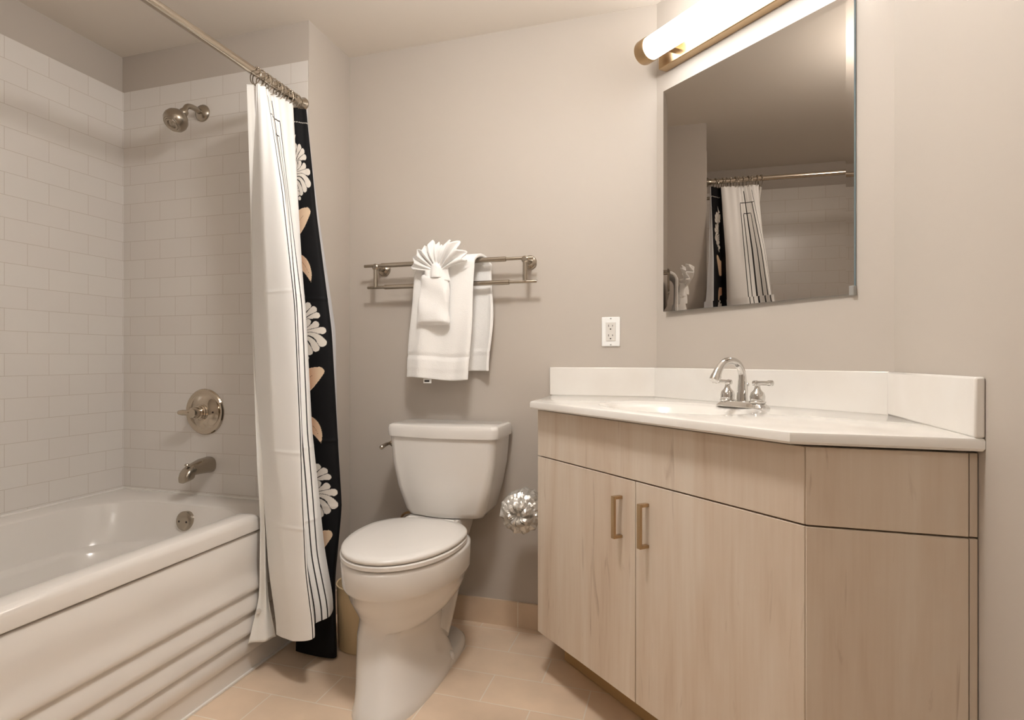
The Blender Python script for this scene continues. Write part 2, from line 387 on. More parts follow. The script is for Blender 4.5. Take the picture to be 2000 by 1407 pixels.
# ------------------------------------------------------------------ shower curtain
LV = [1.958, 1.56, 1.14, .68, .50, .24, .055]
COLS = [
 [(-1.346,1.71),(-1.387,1.74),(-1.39,1.75),(-1.344,1.72),(-1.308,1.70),(-1.280,1.69),(-1.25,1.69)],
 [(-1.338,1.715),(-1.30,1.69),(-1.265,1.67),(-1.23,1.65),(-1.198,1.64),(-1.182,1.64),(-1.152,1.64)],
 [(-1.334,1.75),(-1.234,1.70),(-1.157,1.66),(-1.122,1.64),(-1.11,1.63),(-1.097,1.63),(-1.071,1.63)],
 [(-1.345,1.785),(-1.260,1.75),(-1.215,1.72),(-1.185,1.70),(-1.165,1.695),(-1.14,1.69),(-1.105,1.69)],
 [(-1.336,1.82),(-1.277,1.80),(-1.205,1.78),(-1.176,1.77),(-1.160,1.77),(-1.132,1.76),(-1.092,1.76)],
 [(-1.328,1.89),(-1.285,1.86),(-1.253,1.85),(-1.226,1.85),(-1.203,1.85),(-1.174,1.85),(-1.150,1.85)],
 [(-1.350,1.905),(-1.330,1.90),(-1.32,1.895),(-1.296,1.89),(-1.27,1.89),(-1.235,1.87),(-1.266,1.82)],
 [(-1.311,1.945),(-1.264,1.93),(-1.208,1.93),(-1.174,1.93),(-1.157,1.93),(-1.16,1.885),(-1.109,1.82)],
 [(-1.322,1.955),(-1.268,1.965),(-1.215,1.995),(-1.21,2.0),(-1.21,2.0),(-1.215,2.0),(-1.22,1.95)],
]
def interp_levels(col, zs):
    t = np.array(LV)[::-1]; xs = np.array([c[0] for c in col])[::-1]; ys = np.array([c[1] for c in col])[::-1]
    # smooth monotone-ish interpolation: linear then box smoothing
    X = np.interp(zs, t, xs); Y = np.interp(zs, t, ys)
    k = max(3, len(zs)//14)|1; ker = np.hanning(k+2)[1:-1]; ker /= ker.sum()
    def sm(a): return np.convolve(np.pad(a, k//2, mode='reflect', reflect_type='odd'), ker, mode='valid')
    return sm(X), sm(Y)
def grid_mesh(name, P, colors, m, label=None, cat=None, solid=.0015, closed=False):
    nv, nu = P.shape[:2]
    me = bpy.data.meshes.new(name)
    idx = np.arange(nv*nu).reshape(nv, nu)
    q = np.stack([idx[:-1,:-1], idx[:-1,1:], idx[1:,1:], idx[1:,:-1]], -1).reshape(-1, 4)
    me.vertices.add(nv*nu); me.vertices.foreach_set('co', P.reshape(-1).astype(np.float32))
    me.loops.add(q.size); me.loops.foreach_set('vertex_index', q.reshape(-1).astype(np.int32))
    me.polygons.add(len(q)); me.polygons.foreach_set('loop_start', (np.arange(len(q))*4).astype(np.int32))
    me.polygons.foreach_set('loop_total', np.full(len(q), 4, np.int32))
    me.update(calc_edges=True); me.validate()
    if colors is not None:
        a = me.color_attributes.new('pattern', 'FLOAT_COLOR', 'POINT')
        c = np.ones((nv*nu, 4), np.float32); c[:, :3] = colors.reshape(-1, 3); a.data.foreach_set('color', c.reshape(-1))
    me.materials.append(m); me.shade_smooth()
    o = bpy.data.objects.new(name, me); COL.objects.link(o)
    if solid:
        d = o.modifiers.new('s', 'SOLIDIFY'); d.thickness = solid; d.offset = 0
    return o
# u sampling: fine where the print is
spans = [40, 46, 70, 40, 60, 24, 90, 30]
us = np.concatenate([np.arange(n)/n + i for i, n in enumerate(spans)] + [[len(spans)]])
zs = np.linspace(.018, 1.958, 1150)
CX_ = np.zeros((len(zs), len(COLS))); CY_ = CX_.copy()
for j, c in enumerate(COLS): CX_[:, j], CY_[:, j] = interp_levels(c, zs)
def cr_u(A):
    n = A.shape[1]; Pd = np.concatenate([2*A[:, :1]-A[:, 1:2], A, 2*A[:, -1:]-A[:, -2:-1]], 1)
    i = np.minimum(us.astype(int), n-2); t = (us-i)[None, :]
    a, b, c, d = Pd[:, i], Pd[:, i+1], Pd[:, i+2], Pd[:, i+3]
    return .5*(2*b+(c-a)*t+(2*a-5*b+4*c-d)*t*t+(3*b-a-3*c+d)*t**3)
GX, GY = cr_u(CX_), cr_u(CY_)
Z, U = np.meshgrid(zs, us, indexing='ij')
# hem heights differ: black part touches the floor, white part hangs a little above it
bot = np.interp(us, [0, 1, 2, 3, 5, 5.5, 6, 7, 8], [.125, .14, .165, .18, .18, .17, .010, .010, .010])
Z2 = 1.958 - (1.958 - Z)*(1.958-bot[None, :])/(1.958-.018)
# gentle folds, crease lines at the packing folds
drop = (1.958-Z)/1.94
amp = .004 + .004*np.sin(U*1.9+drop*2.0)
wv = amp*np.sin(U*7.0 + 1.2*np.sin(drop*5) + .8)*np.minimum(1, .25+drop*1.5)
gathers = .0025*np.sin(U*12.0)*np.exp(-drop*9)
mask = np.clip(1-np.abs(U-1.0)/1.4, 0, 1)
crease = .0018*(np.exp(-((Z2-.735)/.006)**2)+np.exp(-((Z2-.50)/.006)**2)+np.exp(-((Z2-1.25)/.006)**2))
DX = .75*(wv*mask + gathers) + crease*.7; DYv = -.65*(wv*mask+gathers) - crease*.7
P = np.stack([GX+DX, GY+DYv, Z2], -1)
# ---- the print
cream = np.array(lin((250,249,247))); black = np.array(lin((6,5,8))); ink = np.array(lin((40,36,38)))
petalc = np.array(lin((222,214,204))); gray = np.array(lin((205,205,208)))
C = np.broadcast_to(cream, P.shape).copy()
arc = np.cumsum(np.concatenate([[0], np.median(np.hypot(np.diff(P[:, :, 0], axis=1), np.diff(P[:, :, 1], axis=1)), 0)]))
# four dark pinstripes beside the white panel
def stripe(u0, hw, z0=-1, z1=9):
    return (np.abs(U-u0) < hw) & (Z2 > z0) & (Z2 < z1)
for u0, hw, z1 in ((1.955,.030,1.93),(2.30,.035,1.86),(2.62,.035,1.80),(3.02,.07,1.93),(3.45,.045,1.80),(3.78,.045,1.86)):
    C[stripe(u0, hw, z1=z1)] = ink
for ua, ub, zt in ((1.955,3.78,1.862),(2.62,3.45,1.802)):
    C[(U > ua) & (U < ub) & (np.abs(Z2-zt) < .0022)] = ink
# black floral zone
bl = (U > 5.35) & (U < 7.30)
C[bl] = black
C[U >= 7.30] = gray
ucut = np.where((us > 5.9) & (us < 7.31))[0]
A0 = arc[np.searchsorted(us, 6.0)]
AU = (arc[ucut] - A0)                      # metres across the black cloth
Wb = AU[np.searchsorted(us[ucut], 7.0)]
subZ = Z2[:, ucut]; subU = np.broadcast_to(AU[None, :], subZ.shape)
subC = C[:, ucut].copy()
def bez(p0, p1, p2, w0, w1, w2, n=14):
    out = []
    for i in range(n):
        t = i/(n-1); x = (1-t)**2*p0[0]+2*t*(1-t)*p1[0]+t*t*p2[0]; y = (1-t)**2*p0[1]+2*t*(1-t)*p1[1]+t*t*p2[1]
        out.append((x, y, (1-t)**2*w0+2*t*(1-t)*w1+t*t*w2))
    return out
def field(circ, u0, z0, s=1.0):
    zmin = z0+min(c[1]-c[2] for c in circ)*s-.006; zmax = z0+max(c[1]+c[2] for c in circ)*s+.006
    r0, r1 = np.searchsorted(zs_row, [zmin, zmax])
    f = np.full(subZ.shape, 9.0, np.float32)
    if r1 <= r0: return f
    zz = subZ[r0:r1]; uu = subU[r0:r1]; g = np.full(zz.shape, 9.0)
    for x, y, r in circ: g = np.minimum(g, np.hypot(uu-u0-x*s, zz-z0-y*s)-r*s)
    f[r0:r1] = g; return f
zs_row = Z2[:, ucut[len(ucut)//2]]
# petals of one blossom, coordinates in metres from its left-lower heart
PET = []
for a, l, w_ in ((104,.050,.0090),(84,.060,.0105),(65,.064,.0115),(46,.062,.0115),(27,.056,.0105)):      # crown of upright petals
    ar = math.radians(a); s0 = (.010+.016*math.cos(ar), .055+.018*math.sin(ar)); e = (s0[0]+l*math.cos(ar), s0[1]+l*math.sin(ar)*.85)
    PET.append(bez(s0, ((s0[0]+e[0])/2-.004, (s0[1]+e[1])/2+.006), e, .0015, .005, w_))
for a, l, w_ in ((72,.036,.008),(50,.050,.0095),(28,.064,.0115),(6,.076,.0125)):                                          # second tier
    ar = math.radians(a); s0 = (.004+.008*math.cos(ar), .022+.012*math.sin(ar)); e = (s0[0]+l*math.cos(ar), s0[1]+l*math.sin(ar)*.8)
    PET.append(bez(s0, (s0[0]+l*.5, s0[1]+.004), e, .0015, .006, w_))
for k, (ex, ey, w_) in enumerate(((.084,-.014,.0150),(.062,-.034,.0130),(.040,-.048,.0115),(.020,-.044,.009))):   # curls sweeping out and down
    PET.append(bez((.004,.012-.008*k), (ex*.78, .030-.016*k), (ex, ey), .002, .006, w_))
for x, y, r in ((.012,-.030,.010),(.022,-.052,.009),(.008,-.058,.011),(.030,-.070,.007),(.012,-.078,.006)):
    PET.append([(x, y, r)])
PET.append(bez((.0,.085),(.012,.105),(.004,.125),.006,.009,.004)); PET.append(bez((.002,.135),(.012,.15),(.022,.165),.006,.006,.001))
LEAF_UP = bez((.005,-.012),(.025,.018),(.074,.046),.034,.042,.016, 18)
LEAF_DN = bez((.000,.030),(.052,.028),(.066,-.052),.020,.032,.0012, 22)
tanA, tanB = np.array(lin((222,196,166))), np.array(lin((184,92,36)))
PER = .585
for r_ in range(3):
    zb = 1.690 - PER*r_
    for pt in PET:
        f = field(pt, .004, zb)
        subC[f < .0022] = black; subC[f < .0004] = petalc
    for (cc, zoff, warm) in ((LEAF_UP, -.165, (.2,.8,1,1)[r_]), (LEAF_DN, -.325, (.55,.75,1,1)[r_])):
        if r_ == 3 and zoff < -.3: continue
        f = field(cc, .0, zb+zoff)
        ins = f < 0
        t = np.clip((subU-.012)/.06, 0, 1)[..., None]
        colr = tanA*t + (tanA*(1-warm)+tanB*warm)*(1-t)
        subC[ins] = colr[ins]
        subC[(f > -.0022) & (f < -.0004)] = tanA*1.02
        # vein
        vein = [(c[0], c[1], .0012) for c in cc[4:-5]]
        subC[field(vein, .0, zb+zoff) < .0] = black
C[:, ucut] = subC
C[(U > 5.9) & (U < 7.3) & (np.abs(Z2-1.905) < .0016) & (np.sin(U*60) > -.2)] = petalc   # hem stitching
CURT = grid_mesh('shower_curtain', P, C, M['curtain'])
tag(CURT, 'white shower curtain with black pinstripes and a black floral band, bunched at the wall', 'shower curtain')
# ---- liner hanging just outside the tub behind the curtain's white edge
M0 = [(-1.368,1.69),(-1.393,1.74),(-1.411,1.77),(-1.322,1.683),(-1.322,1.699),(-1.318,1.690),(-1.318,1.636)]
M1 = [(-1.348,1.70),(-1.368,1.762),(-1.37,1.775),(-1.318,1.725),(-1.311,1.715),(-1.290,1.70),(-1.262,1.705)]
zl = np.linspace(.11, 1.950, 220); ul = np.linspace(0, 1, 30)
saveLV = LV; LV = [1.950, 1.56, 1.14, .68, .50, .24, .11]
x0, y0 = interp_levels(M0, zl); x1, y1 = interp_levels(M1, zl); LV = saveLV
Zl, Ul = np.meshgrid(zl, ul, indexing='ij')
dl = (1.95-Zl)/1.84
bow = .012*np.sin(Ul*PI*1.0)*(dl) + .005*np.sin(Ul*9+dl*3)*dl
Pl = np.stack([x0[:, None]*(1-Ul)+x1[:, None]*Ul + bow*.8, y0[:, None]*(1-Ul)+y1[:, None]*Ul - bow*.6, Zl-.012*np.sin(Ul*PI)*dl*0], -1)
lin_o = grid_mesh('curtain_liner', Pl, None, M['liner'], solid=.0012)
tag(lin_o, 'plain white curtain liner hanging over the tub apron, left of the printed curtain', 'curtain liner')
b_ = Vector((-1.303,1.668,.205))
part('magnet_snap', la(b_, (.72,-.69,0), [(0,.008),(.002,.008),(.003,.006),(.0031,.001)], n=16), M['offwhite'], lin_o)

# ------------------------------------------------------------------ toilet
TXc = -.815
toi = thing('toilet', 'white two piece toilet with a closed lid between the tub and the vanity', 'toilet', (TXc, 1.95, 0))
def tank_loop(z, w_, yf, yb, bow=.022, r=.035, cx=TXc):
    pts = []
    n = 10
    # back edge left->right then front with bow
    for s in (1, -1):
        pass
    def corner(cx_, cy_, a0, a1, rr):
        return [(cx_+rr*math.cos(a0+(a1-a0)*i/n), cy_+rr*math.sin(a0+(a1-a0)*i/n), z) for i in range(n+1)]
    pts += corner(cx+w_-.012, yb-.012, 0, PI/2, .012)
    pts += corner(cx-w_+.012, yb-.012, PI/2, PI, .012)
    pts += corner(cx-w_+r, yf+r, PI, 3*PI/2, r)
    for i in range(1, 12):
        t = i/12; pts.append((cx-w_+r+(2*w_-2*r)*t, yf-bow*math.sin(PI*t), z))
    pts += corner(cx+w_-r, yf+r, 3*PI/2, 2*PI, r)
    return pts
tk = [tank_loop(.450,.130,2.085,2.235,.018,.04), tank_loop(.455,.146,2.068,2.245,.020,.045), tank_loop(.475,.158,2.060,2.25,.022,.045), tank_loop(.56,.182,2.052,2.25,.022,.035),
      tank_loop(.65,.199,2.048,2.25,.022,.03), tank_loop(.745,.207,2.045,2.25,.022,.03)]
part('tank', loft(tk), M['ceramic'], toi, smooth=50)
ld = [tank_loop(.744,.206,2.047,2.25,.022,.03), tank_loop(.746,.214,2.037,2.252,.022,.034), tank_loop(.775,.216,2.034,2.253,.022,.036), tank_loop(.787,.212,2.038,2.252,.022,.036), tank_loop(.7905,.203,2.048,2.246,.022,.035)]
part('tank_lid', loft(ld), M['ceramic'], toi, smooth=50)
fl = part('flush_lever', la((TXc-.2045, 2.085, .712), (-1,0,0), [(0,.013),(.006,.013),(.010,.010),(.014,.008)], n=20), M['nickel'], toi, label='nickel flush lever')
part('lever_arm', tube(bmesh.new(), crom([(TXc-.216,2.088,.712),(TXc-.222,2.065,.711),(TXc-.221,2.03,.707),(TXc-.219,2.012,.704)], 5), [.006]*5+[.007]*5+[.008]*5+[.005]), M['nickel'], fl)
def egg(z, a, yf, yb, cy=None, cx=TXc-.012, n=64, e=2.0, eb=2.6):
    """half width a, front tip yf, back yb"""
    cy = cy if cy is not None else yb-(yb-yf)*.42; out = []
    for i in range(n):
        t = 2*PI*i/n; c, s = math.cos(t), math.sin(t)
        if s < 0: x = a*math.copysign(abs(c)**(2/e), c); y = cy+(cy-yf)*(-abs(s)**(2/e))
        else: x = a*math.copysign(abs(c)**(2/eb), c); y = cy+(yb-cy)*abs(s)**(2/eb)
        out.append((cx+x, y, z))
    return out
B0c, B1c = TXc+.006, TXc-.026
bw = [egg(0,.108,1.515,2.04,e=2.8,cx=B0c-.012), egg(.012,.108,1.517,2.04,e=2.8,cx=B0c-.012), egg(.03,.104,1.530,2.03,e=2.8,cx=B0c-.014), egg(.07,.099,1.556,2.02,e=2.8,cx=B0c-.026), egg(.13,.098,1.588,2.01,e=2.8,cx=B0c-.041), egg(.19,.104,1.612,2.01,e=2.6,cx=B0c-.049),
      egg(.212,.110,1.620,2.01,e=2.4,cx=B0c-.047), egg(.226,.125,1.612,2.02,e=2.3,cx=B0c-.034), egg(.24,.135,1.612,2.04,e=2.2,cx=B1c-.002), egg(.27,.155,1.588,2.05,cx=B1c-.001), egg(.30,.167,1.570,2.05,cx=B1c), egg(.330,.175,1.560,2.05,cx=B1c), egg(.336,.184,1.550,2.06,cx=B1c), egg(.344,.187,1.546,2.06,cx=B1c),
      egg(.41,.189,1.541,2.06,cx=B1c), egg(.418,.187,1.544,2.06,cx=B1c), egg(.422,.179,1.554,2.05,cx=B1c)]
part('bowl', loft(bw), M['ceramic'], toi, smooth=60)
# foot flange with bolt caps, trapway bulge behind the pedestal
ft = [egg(0,.108,1.62,2.16,cx=TXc-.008,e=3), egg(.012,.108,1.62,2.16,cx=TXc-.008,e=3), egg(.020,.102,1.63,2.15,cx=TXc-.008,e=3), egg(.028,.090,1.66,2.14,cx=TXc-.008,e=3)]
part('foot', loft(ft), M['ceramic'], toi, smooth=60)
tr = crom([(TXc,1.93,.10),(TXc,2.02,.20),(TXc,2.08,.30),(TXc,2.11,.38)], 6)
part('trapway', tube(bmesh.new(), tr, .075, 24), M['ceramic'], toi)
pk = [tank_loop(.34,.085,1.99,2.2,.0,.04,TXc-.03), tank_loop(.40,.100,1.975,2.21,.0,.04,TXc-.03), tank_loop(.435,.106,1.97,2.22,.0,.04,TXc-.03), tank_loop(.451,.10,1.975,2.22,.0,.04,TXc-.03)]
part('tank_shelf', loft(pk), M['ceramic'], toi, smooth=50)
for s in (-1, 1):
    part('bolt_cap', la((TXc-.008+s*.092, 1.93, .012), (0,0,1), [(0,.016),(.016,.016),(.024,.012),(.028,.006),(.0285,.001)], n=20), M['seat'], toi)
st = [egg(.423,.180,1.546,2.01,cx=B1c), egg(.427,.186,1.540,2.02,cx=B1c), egg(.437,.186,1.540,2.02,cx=B1c), egg(.440,.182,1.544,2.015,cx=B1c)]
part('seat', loft(st), M['seat'], toi, smooth=50)
lid_l = [egg(.4415,.178,1.548,2.025,cx=B1c), egg(.445,.184,1.542,2.03,cx=B1c), egg(.452,.184,1.542,2.03,cx=B1c), egg(.457,.179,1.549,2.025,cx=B1c), egg(.4605,.156,1.576,2.00,cx=B1c), egg(.4625,.09,1.65,1.93,cx=B1c)]
part('seat_lid', loft(lid_l), M['seat'], toi, smooth=60)
for s in (-1, 1):
    part('seat_hinge', la((B1c+s*.07-.018, 2.03, .446), (1,0,0), [(0,.011),(.036,.011)], n=16), M['seat'], toi)
# water supply
sup = thing('water_supply_valve', 'small water supply valve with a riser behind the toilet, left side', 'valve', (-1.07, 2.26, .2))
part('valve_body', la((-1.07, 2.268, .20), (0,-1,0), [(0,.025),(.004,.025),(.006,.009),(.03,.009),(.032,.013),(.055,.013)], n=16), M['chrome'], sup)
part('riser_hose', tube(bmesh.new(), crom([(-1.07,2.228,.205),(-1.075,2.225,.30),(-1.05,2.225,.40),(-.985,2.20,.43),(-.935,2.18,.462)], 8), .0048, 10), M['warmnickel'], sup)

# waste bin
wb = thing('waste_bin', 'small beige plastic waste bin on the floor between toilet and curtain', 'waste bin', (-1.078, 1.96, 0))
part('bin_body', la((-1.078,1.96,0), (0,0,1), [(0,.084),(.003,.089),(.012,.0905),(.222,.095),(.224,.095),(.222,.092),(.02,.087),(.018,.001)], n=48, cap=False), M['bin'], wb)
part('bin_rim', torus((-1.078,1.96,.224), (0,0,1), .0945, .003, 48, 8), M['bin'], wb)

# ------------------------------------------------------------------ towel bar
tb = thing('towel_bar', 'double nickel towel bar mounted on the wall above the toilet', 'towel bar', (-.85, YT, 1.36))
YB = 2.19
for z, xa, xb in ((1.405,-1.20,-.503),(1.318,-1.185,-.490)):
    pr = [(0,.006),(.002,.0062),(.075,.0062),(.076,.0095),(xb-xa-.105,.0095),(xb-xa-.104,.0062),(xb-xa-.002,.0062),(xb-xa,.006)]
    part('bar', la((xa, YB, z), (1,0,0), pr, n=20), M['nickel'], tb)
for x in (-1.150, -.534):
    pt = part('mounting_post', la((x, YT, 1.400), (0,-1,0), [(0,.027),(.006,.027),(.010,.024),(.013,.014),(.016,.011),(.045,.010),(.060,.0105),(.068,.013),(.086,.013),(.090,.008)], n=28), M['nickel'], tb)
    part('bar_link', la((x, YB, 1.318), (0,0,1), [(0,.0085),(.087,.0085)], n=20), M['nickel'], tb)

# ------------------------------------------------------------------ towels
def towel():
    nu, nvv = 44, 150; bm = bmesh.new(); g = []
    # path from front hem, over the top bar, to back hem; thickness from solidify
    path = []
    for i in range(60): path.append((2.146, .955+(1.395-.955)*i/59, i/59, 0))
    for i in range(1, 16):
        a = PI*i/16; path.append((2.190-.040*math.cos(a), 1.398+.026*math.sin(a), 1, a))
    for i in range(60): path.append((2.236, 1.395-(1.395-.985)*i/59, 1, 1-i/59))
    for j, (y, z, tf, tb_) in enumerate(path):
        fr = j < 60; mid = 60 <= j < 75
        row = []
        for i in range(nu):
            u = i/(nu-1)
            if fr: xl, xr = -.998+(.044)*tf, -.742+(.026)*tf
            elif mid: k = (j-60)/15; xl, xr = -.954, -.716+.035*k
            else: xl, xr = -.950, -.672+.005*math.sin(z*17)-.02*(1.4-z)
            x = xl+(xr-xl)*u
            hang = min(1, abs(1.40-z)*5)
            dy = (.007*math.sin(u*8+z*2.5)+.004*math.sin(u*17-z*6))*hang
            if fr: dy -= .012*math.exp(-((u-.22)/.10)**2)*hang*.6
            ed = min(u, 1-u); dy += (.010*math.exp(-ed/.035))*(1 if fr else -1)*hang
            dx = .0025*math.sin(z*16+ (0 if u < .5 else 2))*(abs(u-.5)*2)**2*hang
            # dobby band near hem
            if fr and 1.035 < z < 1.050: dy += .004
            if fr and z < .985: dy += .002
            if not fr and not mid and 1.05 < z < 1.065: dy -= .003
            dz = .006*math.sin(u*5+1)*(1-tf) if fr else 0
            row.append(bm.verts.new((x+dx, y+dy, z+dz)))
        g.append(row)
    for a, b in zip(g, g[1:]):
        for i in range(nu-1): bm.faces.new((a[i], a[i+1], b[i+1], b[i]))
    return bm
bt = thing('bath_towel', 'large white bath towel folded over the double towel bar', 'towel', (-.85, YB, .95))
o = part('towel_body', towel(), M['terry'], bt, smooth=80); d = o.modifiers.new('s', 'SOLIDIFY'); d.thickness = .012; d.offset = 0
d = o.modifiers.new('b', 'BEVEL'); d.width = .004; d.segments = 2
part('care_label', bx(-.925,-.893,2.150,2.153,.938,.956), M['white_plastic'], bt, label='white care label with dark print')
part('label_print', bx(-.920,-.900,2.1485,2.1502,.943,.950), M['slot'], bt)
# hand towel folded as a pocket with a fanned washcloth standing out of it
def pillow(cx, cy, z0, z1, w0, w1, th, n=26, m=34):
    loops = []
    for j in range(m+1):
        t = j/m; z = z0+(z1-z0)*t; w_ = w0+(w1-w0)*t; e = min(1, (1-abs(2*t-1))*7)**.5; e = max(e, .05)
        lp = []
        for i in range(n*2):
            a = 2*PI*i/(n*2); c, s = math.cos(a), math.sin(a)
            lp.append((cx+w_*math.copysign(abs(c)**.45, c)*(.9+.1*e) + .004*math.sin(z*30), cy+th*e*math.copysign(abs(s)**.7, s)+.003*math.sin(a*3+z*50), z))
        loops.append(lp)
    return loft(loops)
ht = thing('hand_towel', 'small white hand towel folded into a pocket on the bath towel front', 'towel', (-.89, 2.115, 1.16))
o = part('folded_pocket', pillow(-.868, 2.118, 1.158, 1.350, .066, .053, .021), M['terry'], ht, smooth=80)
part('pocket_fold', pillow(-.857, 2.116, 1.318, 1.388, .052, .044, .015, m=16), M['terry'], ht, smooth=80)
def fan():
    bm = bmesh.new(); nphi, nr = 150, 16; g = []
    random.seed(4)
    for i in range(nphi):
        s = i/(nphi-1); phi = math.radians(-84+156*s)
        ple = math.sin(s*2*PI*9)
        R = .086 + .014*math.sin(s*8+.5) + .011*ple + (.020 if .42 < s < .56 else 0) + .020*math.exp(-((s-.76)/.10)**2)
        row = []
        for j in range(nr+1):
            t = j/nr; r = .012+(R-.012)*t
            x = -.852 + r*math.sin(phi)*(1+.22*s) + .010*(s-.5)
            z = 1.352 + r*math.cos(phi)*1.0 + .030*math.cos(phi*1.0)*t**.5*.6
            y = 2.112 - .016*math.sin(t*PI*.8) + (.013*ple)*(.25+.75*t) + .010*math.sin(s*14)*t
            if s > .6: y -= .014*math.sin((s-.6)*7)*t
            row.append(bm.verts.new((x, y, z+.006)))
        g.append(row)
    for a, b in zip(g, g[1:]):
        for j in range(nr): bm.faces.new((a[j], a[j+1], b[j+1], b[j]))
    return bm
wc = thing('washcloth', 'white washcloth pleated into a fan above the towel bar', 'washcloth', (-.866, 2.11, 1.35))
part('pleated_fan', fan(), M['terry'], wc, smooth=60, solid=.005)
bm = bmesh.new()
lathe(bm, (-.854,2.112,1.335), (0,0,1), [(0,.026),(.02,.026),(.04,.022),(.055,.016)], n=24)
part('gathered_neck', bm, M['terry'], wc, smooth=80)

# ------------------------------------------------------------------ wall outlet
ou = thing('wall_outlet', 'white double socket outlet on the wall above the vanity splash', 'outlet', (-.230, YT, 1.131))
part('face_plate', bx(-.263,-.197,YT-.006,YT,1.077,1.185), M['white_plastic'], ou, bevel=.003)
part('receptacle', bx(-.2475,-.2125,YT-.0085,YT-.005,1.097,1.165), M['offwhite'], ou, bevel=.001)
for zc in (1.1475, 1.1125):
    sl = bmesh.new()
    box(sl, -.2385, -.2365, YT-.0092, YT-.0082, zc+.001, zc+.009); box(sl, -.2245, -.2225, YT-.0092, YT-.0082, zc+.002, zc+.008)
    lathe(sl, (-.2305, YT-.0092, zc-.007), (0,1,0), [(0,.0026),(.001,.0026)], n=12)
    part('socket', sl, M['slot'], ou, label='dark socket openings', smooth=0)
for z in (1.179, 1.083):
    part('plate_screw', la((-.230, YT-.0055, z), (0,-1,0), [(0,.003),(.0012,.0028),(.0013,.001)], n=12), M['screw'], ou)

# ------------------------------------------------------------------ vanity
R2 = math.sqrt(.5)
def dg(s, off, z):
    """point on a plane parallel to the mirror wall: s along it from the room corner, off out of it"""
    return Vector((XD0 + R2*s - R2*off, YD0 - R2*s - R2*off, z))
def inset(pts, d):
    c = []
    n = len(pts)
    for i in range(n):
        p0, p1, p2 = Vector(pts[i-1]), Vector(pts[i]), Vector(pts[(i+1)%n])
        a = (p1-p0).normalized(); b = (p2-p1).normalized(); na = Vector((-a.y, a.x)); nb = Vector((-b.y, b.x))
        k = (na+nb); k = k/(k.length**2)*2*d if k.length > 1e-6 else na*d
        c.append(p1+k)
    return c
def shell(pts, z0, z1, th):
    bm = bmesh.new(); I = inset(pts, th); n = len(pts)
    o0 = [bm.verts.new((p[0], p[1], z0)) for p in pts]; o1 = [bm.verts.new((p[0], p[1], z1)) for p in pts]
    i1 = [bm.verts.new((p[0], p[1], z1)) for p in I]; i0 = [bm.verts.new((p[0], p[1], z0+th)) for p in I]
    for i in range(n):
        k = (i+1) % n
        bm.faces.new((o0[i], o0[k], o1[k], o1[i])); bm.faces.new((o1[i], o1[k], i1[k], i1[i])); bm.faces.new((i1[i], i1[k], i0[k], i0[i]))
    bm.faces.new(o0[::-1]); bm.faces.new(i0); return bm
van = thing('vanity_cabinet', 'washed maple vanity cabinet with two doors set across the corner', 'cabinet', (-.1, 1.75, 0))
SUM = 1.500                                    # x + y on the door face plane
SUMB = 1.528                                   # body front plane
xa = -.428
body = [(xa+.001, SUMB-(xa+.001)), (SUMB-1.300, 1.300), (XR-.002, 1.300), (XR-.002, YD1-.02), (XD0-.02, YT-.014), (xa+.001, YT-.014)]
body[1] = (SUMB-1.297, 1.297); body[2] = (XR-.002, 1.297)
part('body', shell(body, .150, .868, .016), M['wood'], van, smooth=0)
kick = [(-.365, 2.066), (.23+.10, 1.70-.33), (.33, 1.42), (XR-.01, 1.42), (XR-.01, YD1-.03), (XD0-.03, YT-.02), (-.365, YT-.02)]
kick = [(-.365, 2.066), (.300, 1.401), (XR-.01, 1.401), (XR-.01, YD1-.03), (XD0-.03, YT-.02), (-.365, YT-.02)]
part('toe_kick', prism(kick, .001, .150), M['kick'], van, smooth=0)
def slab(p, q, z0, z1, th=.019):
    """upright board from p to q, thickness away from the room"""
    p, q = Vector((*p, 0)), Vector((*q, 0)); t = (q-p).normalized(); n = Vector((-t.y, t.x, 0))*th
    return prism([(p.x, p.y), (q.x, q.y), ((q+n).x, (q+n).y), ((p+n).x, (p+n).y)], z0, z1)
def dp(s):     # along the door face from its left end, metres
    return (xa + R2*s, SUM-xa - R2*s)
full = (.229-xa)/R2
split = (-.101-xa)/R2
part('drawer_front', slab(dp(0), dp(full-.002), .720, .866), M['wood'], van, bevel=.0012)
dL = part('door', slab(dp(0), dp(split-.0012), .150, .7165), M['wood'], van, bevel=.0012)
dR = part('door', slab(dp(split+.0012), dp(full-.002), .150, .7165), M['wood'], van, bevel=.0012)
part('side_drawer_front', slab((.2295, 1.27), (.4835, 1.27), .720, .866), M['wood'], van, bevel=.0012)
part('side_panel', slab((.2295, 1.27), (.4835, 1.27), .150, .7165), M['wood'], van, bevel=.0012)
part('filler_strip', slab((.4855, 1.273), (.4975, 1.273), .720, .866), M['wood'], van, bevel=.0008)
part('filler_strip', slab((.4855, 1.273), (.4975, 1.273), .150, .7165), M['wood'], van, bevel=.0008)
def handle(x, y, z0, z1, parent):
    n = Vector((-R2, -R2, 0)); t = Vector((R2, -R2, 0)); bm = bmesh.new(); base = Vector((x, y, 0))
    def b2(o0, o1, za, zb, hw):
        pts = [base+n*o0-t*hw, base+n*o0+t*hw, base+n*o1+t*hw, base+n*o1-t*hw]
        prism([(p.x, p.y) for p in pts], za, zb, bm)
    b2(.022, .029, z0, z1, .0065); b2(.0, .022, z0, z0+.008, .0065); b2(.0, .022, z1-.008, z1, .0065)
    part('handle', bm, M['warmnickel'], parent, label='satin nickel bar handle', bevel=.001)
hx1, hx2 = -.140, -.070
handle(hx1, SUM-hx1, .560, .671, dL); handle(hx2, SUM-hx2, .560, .671, dR)

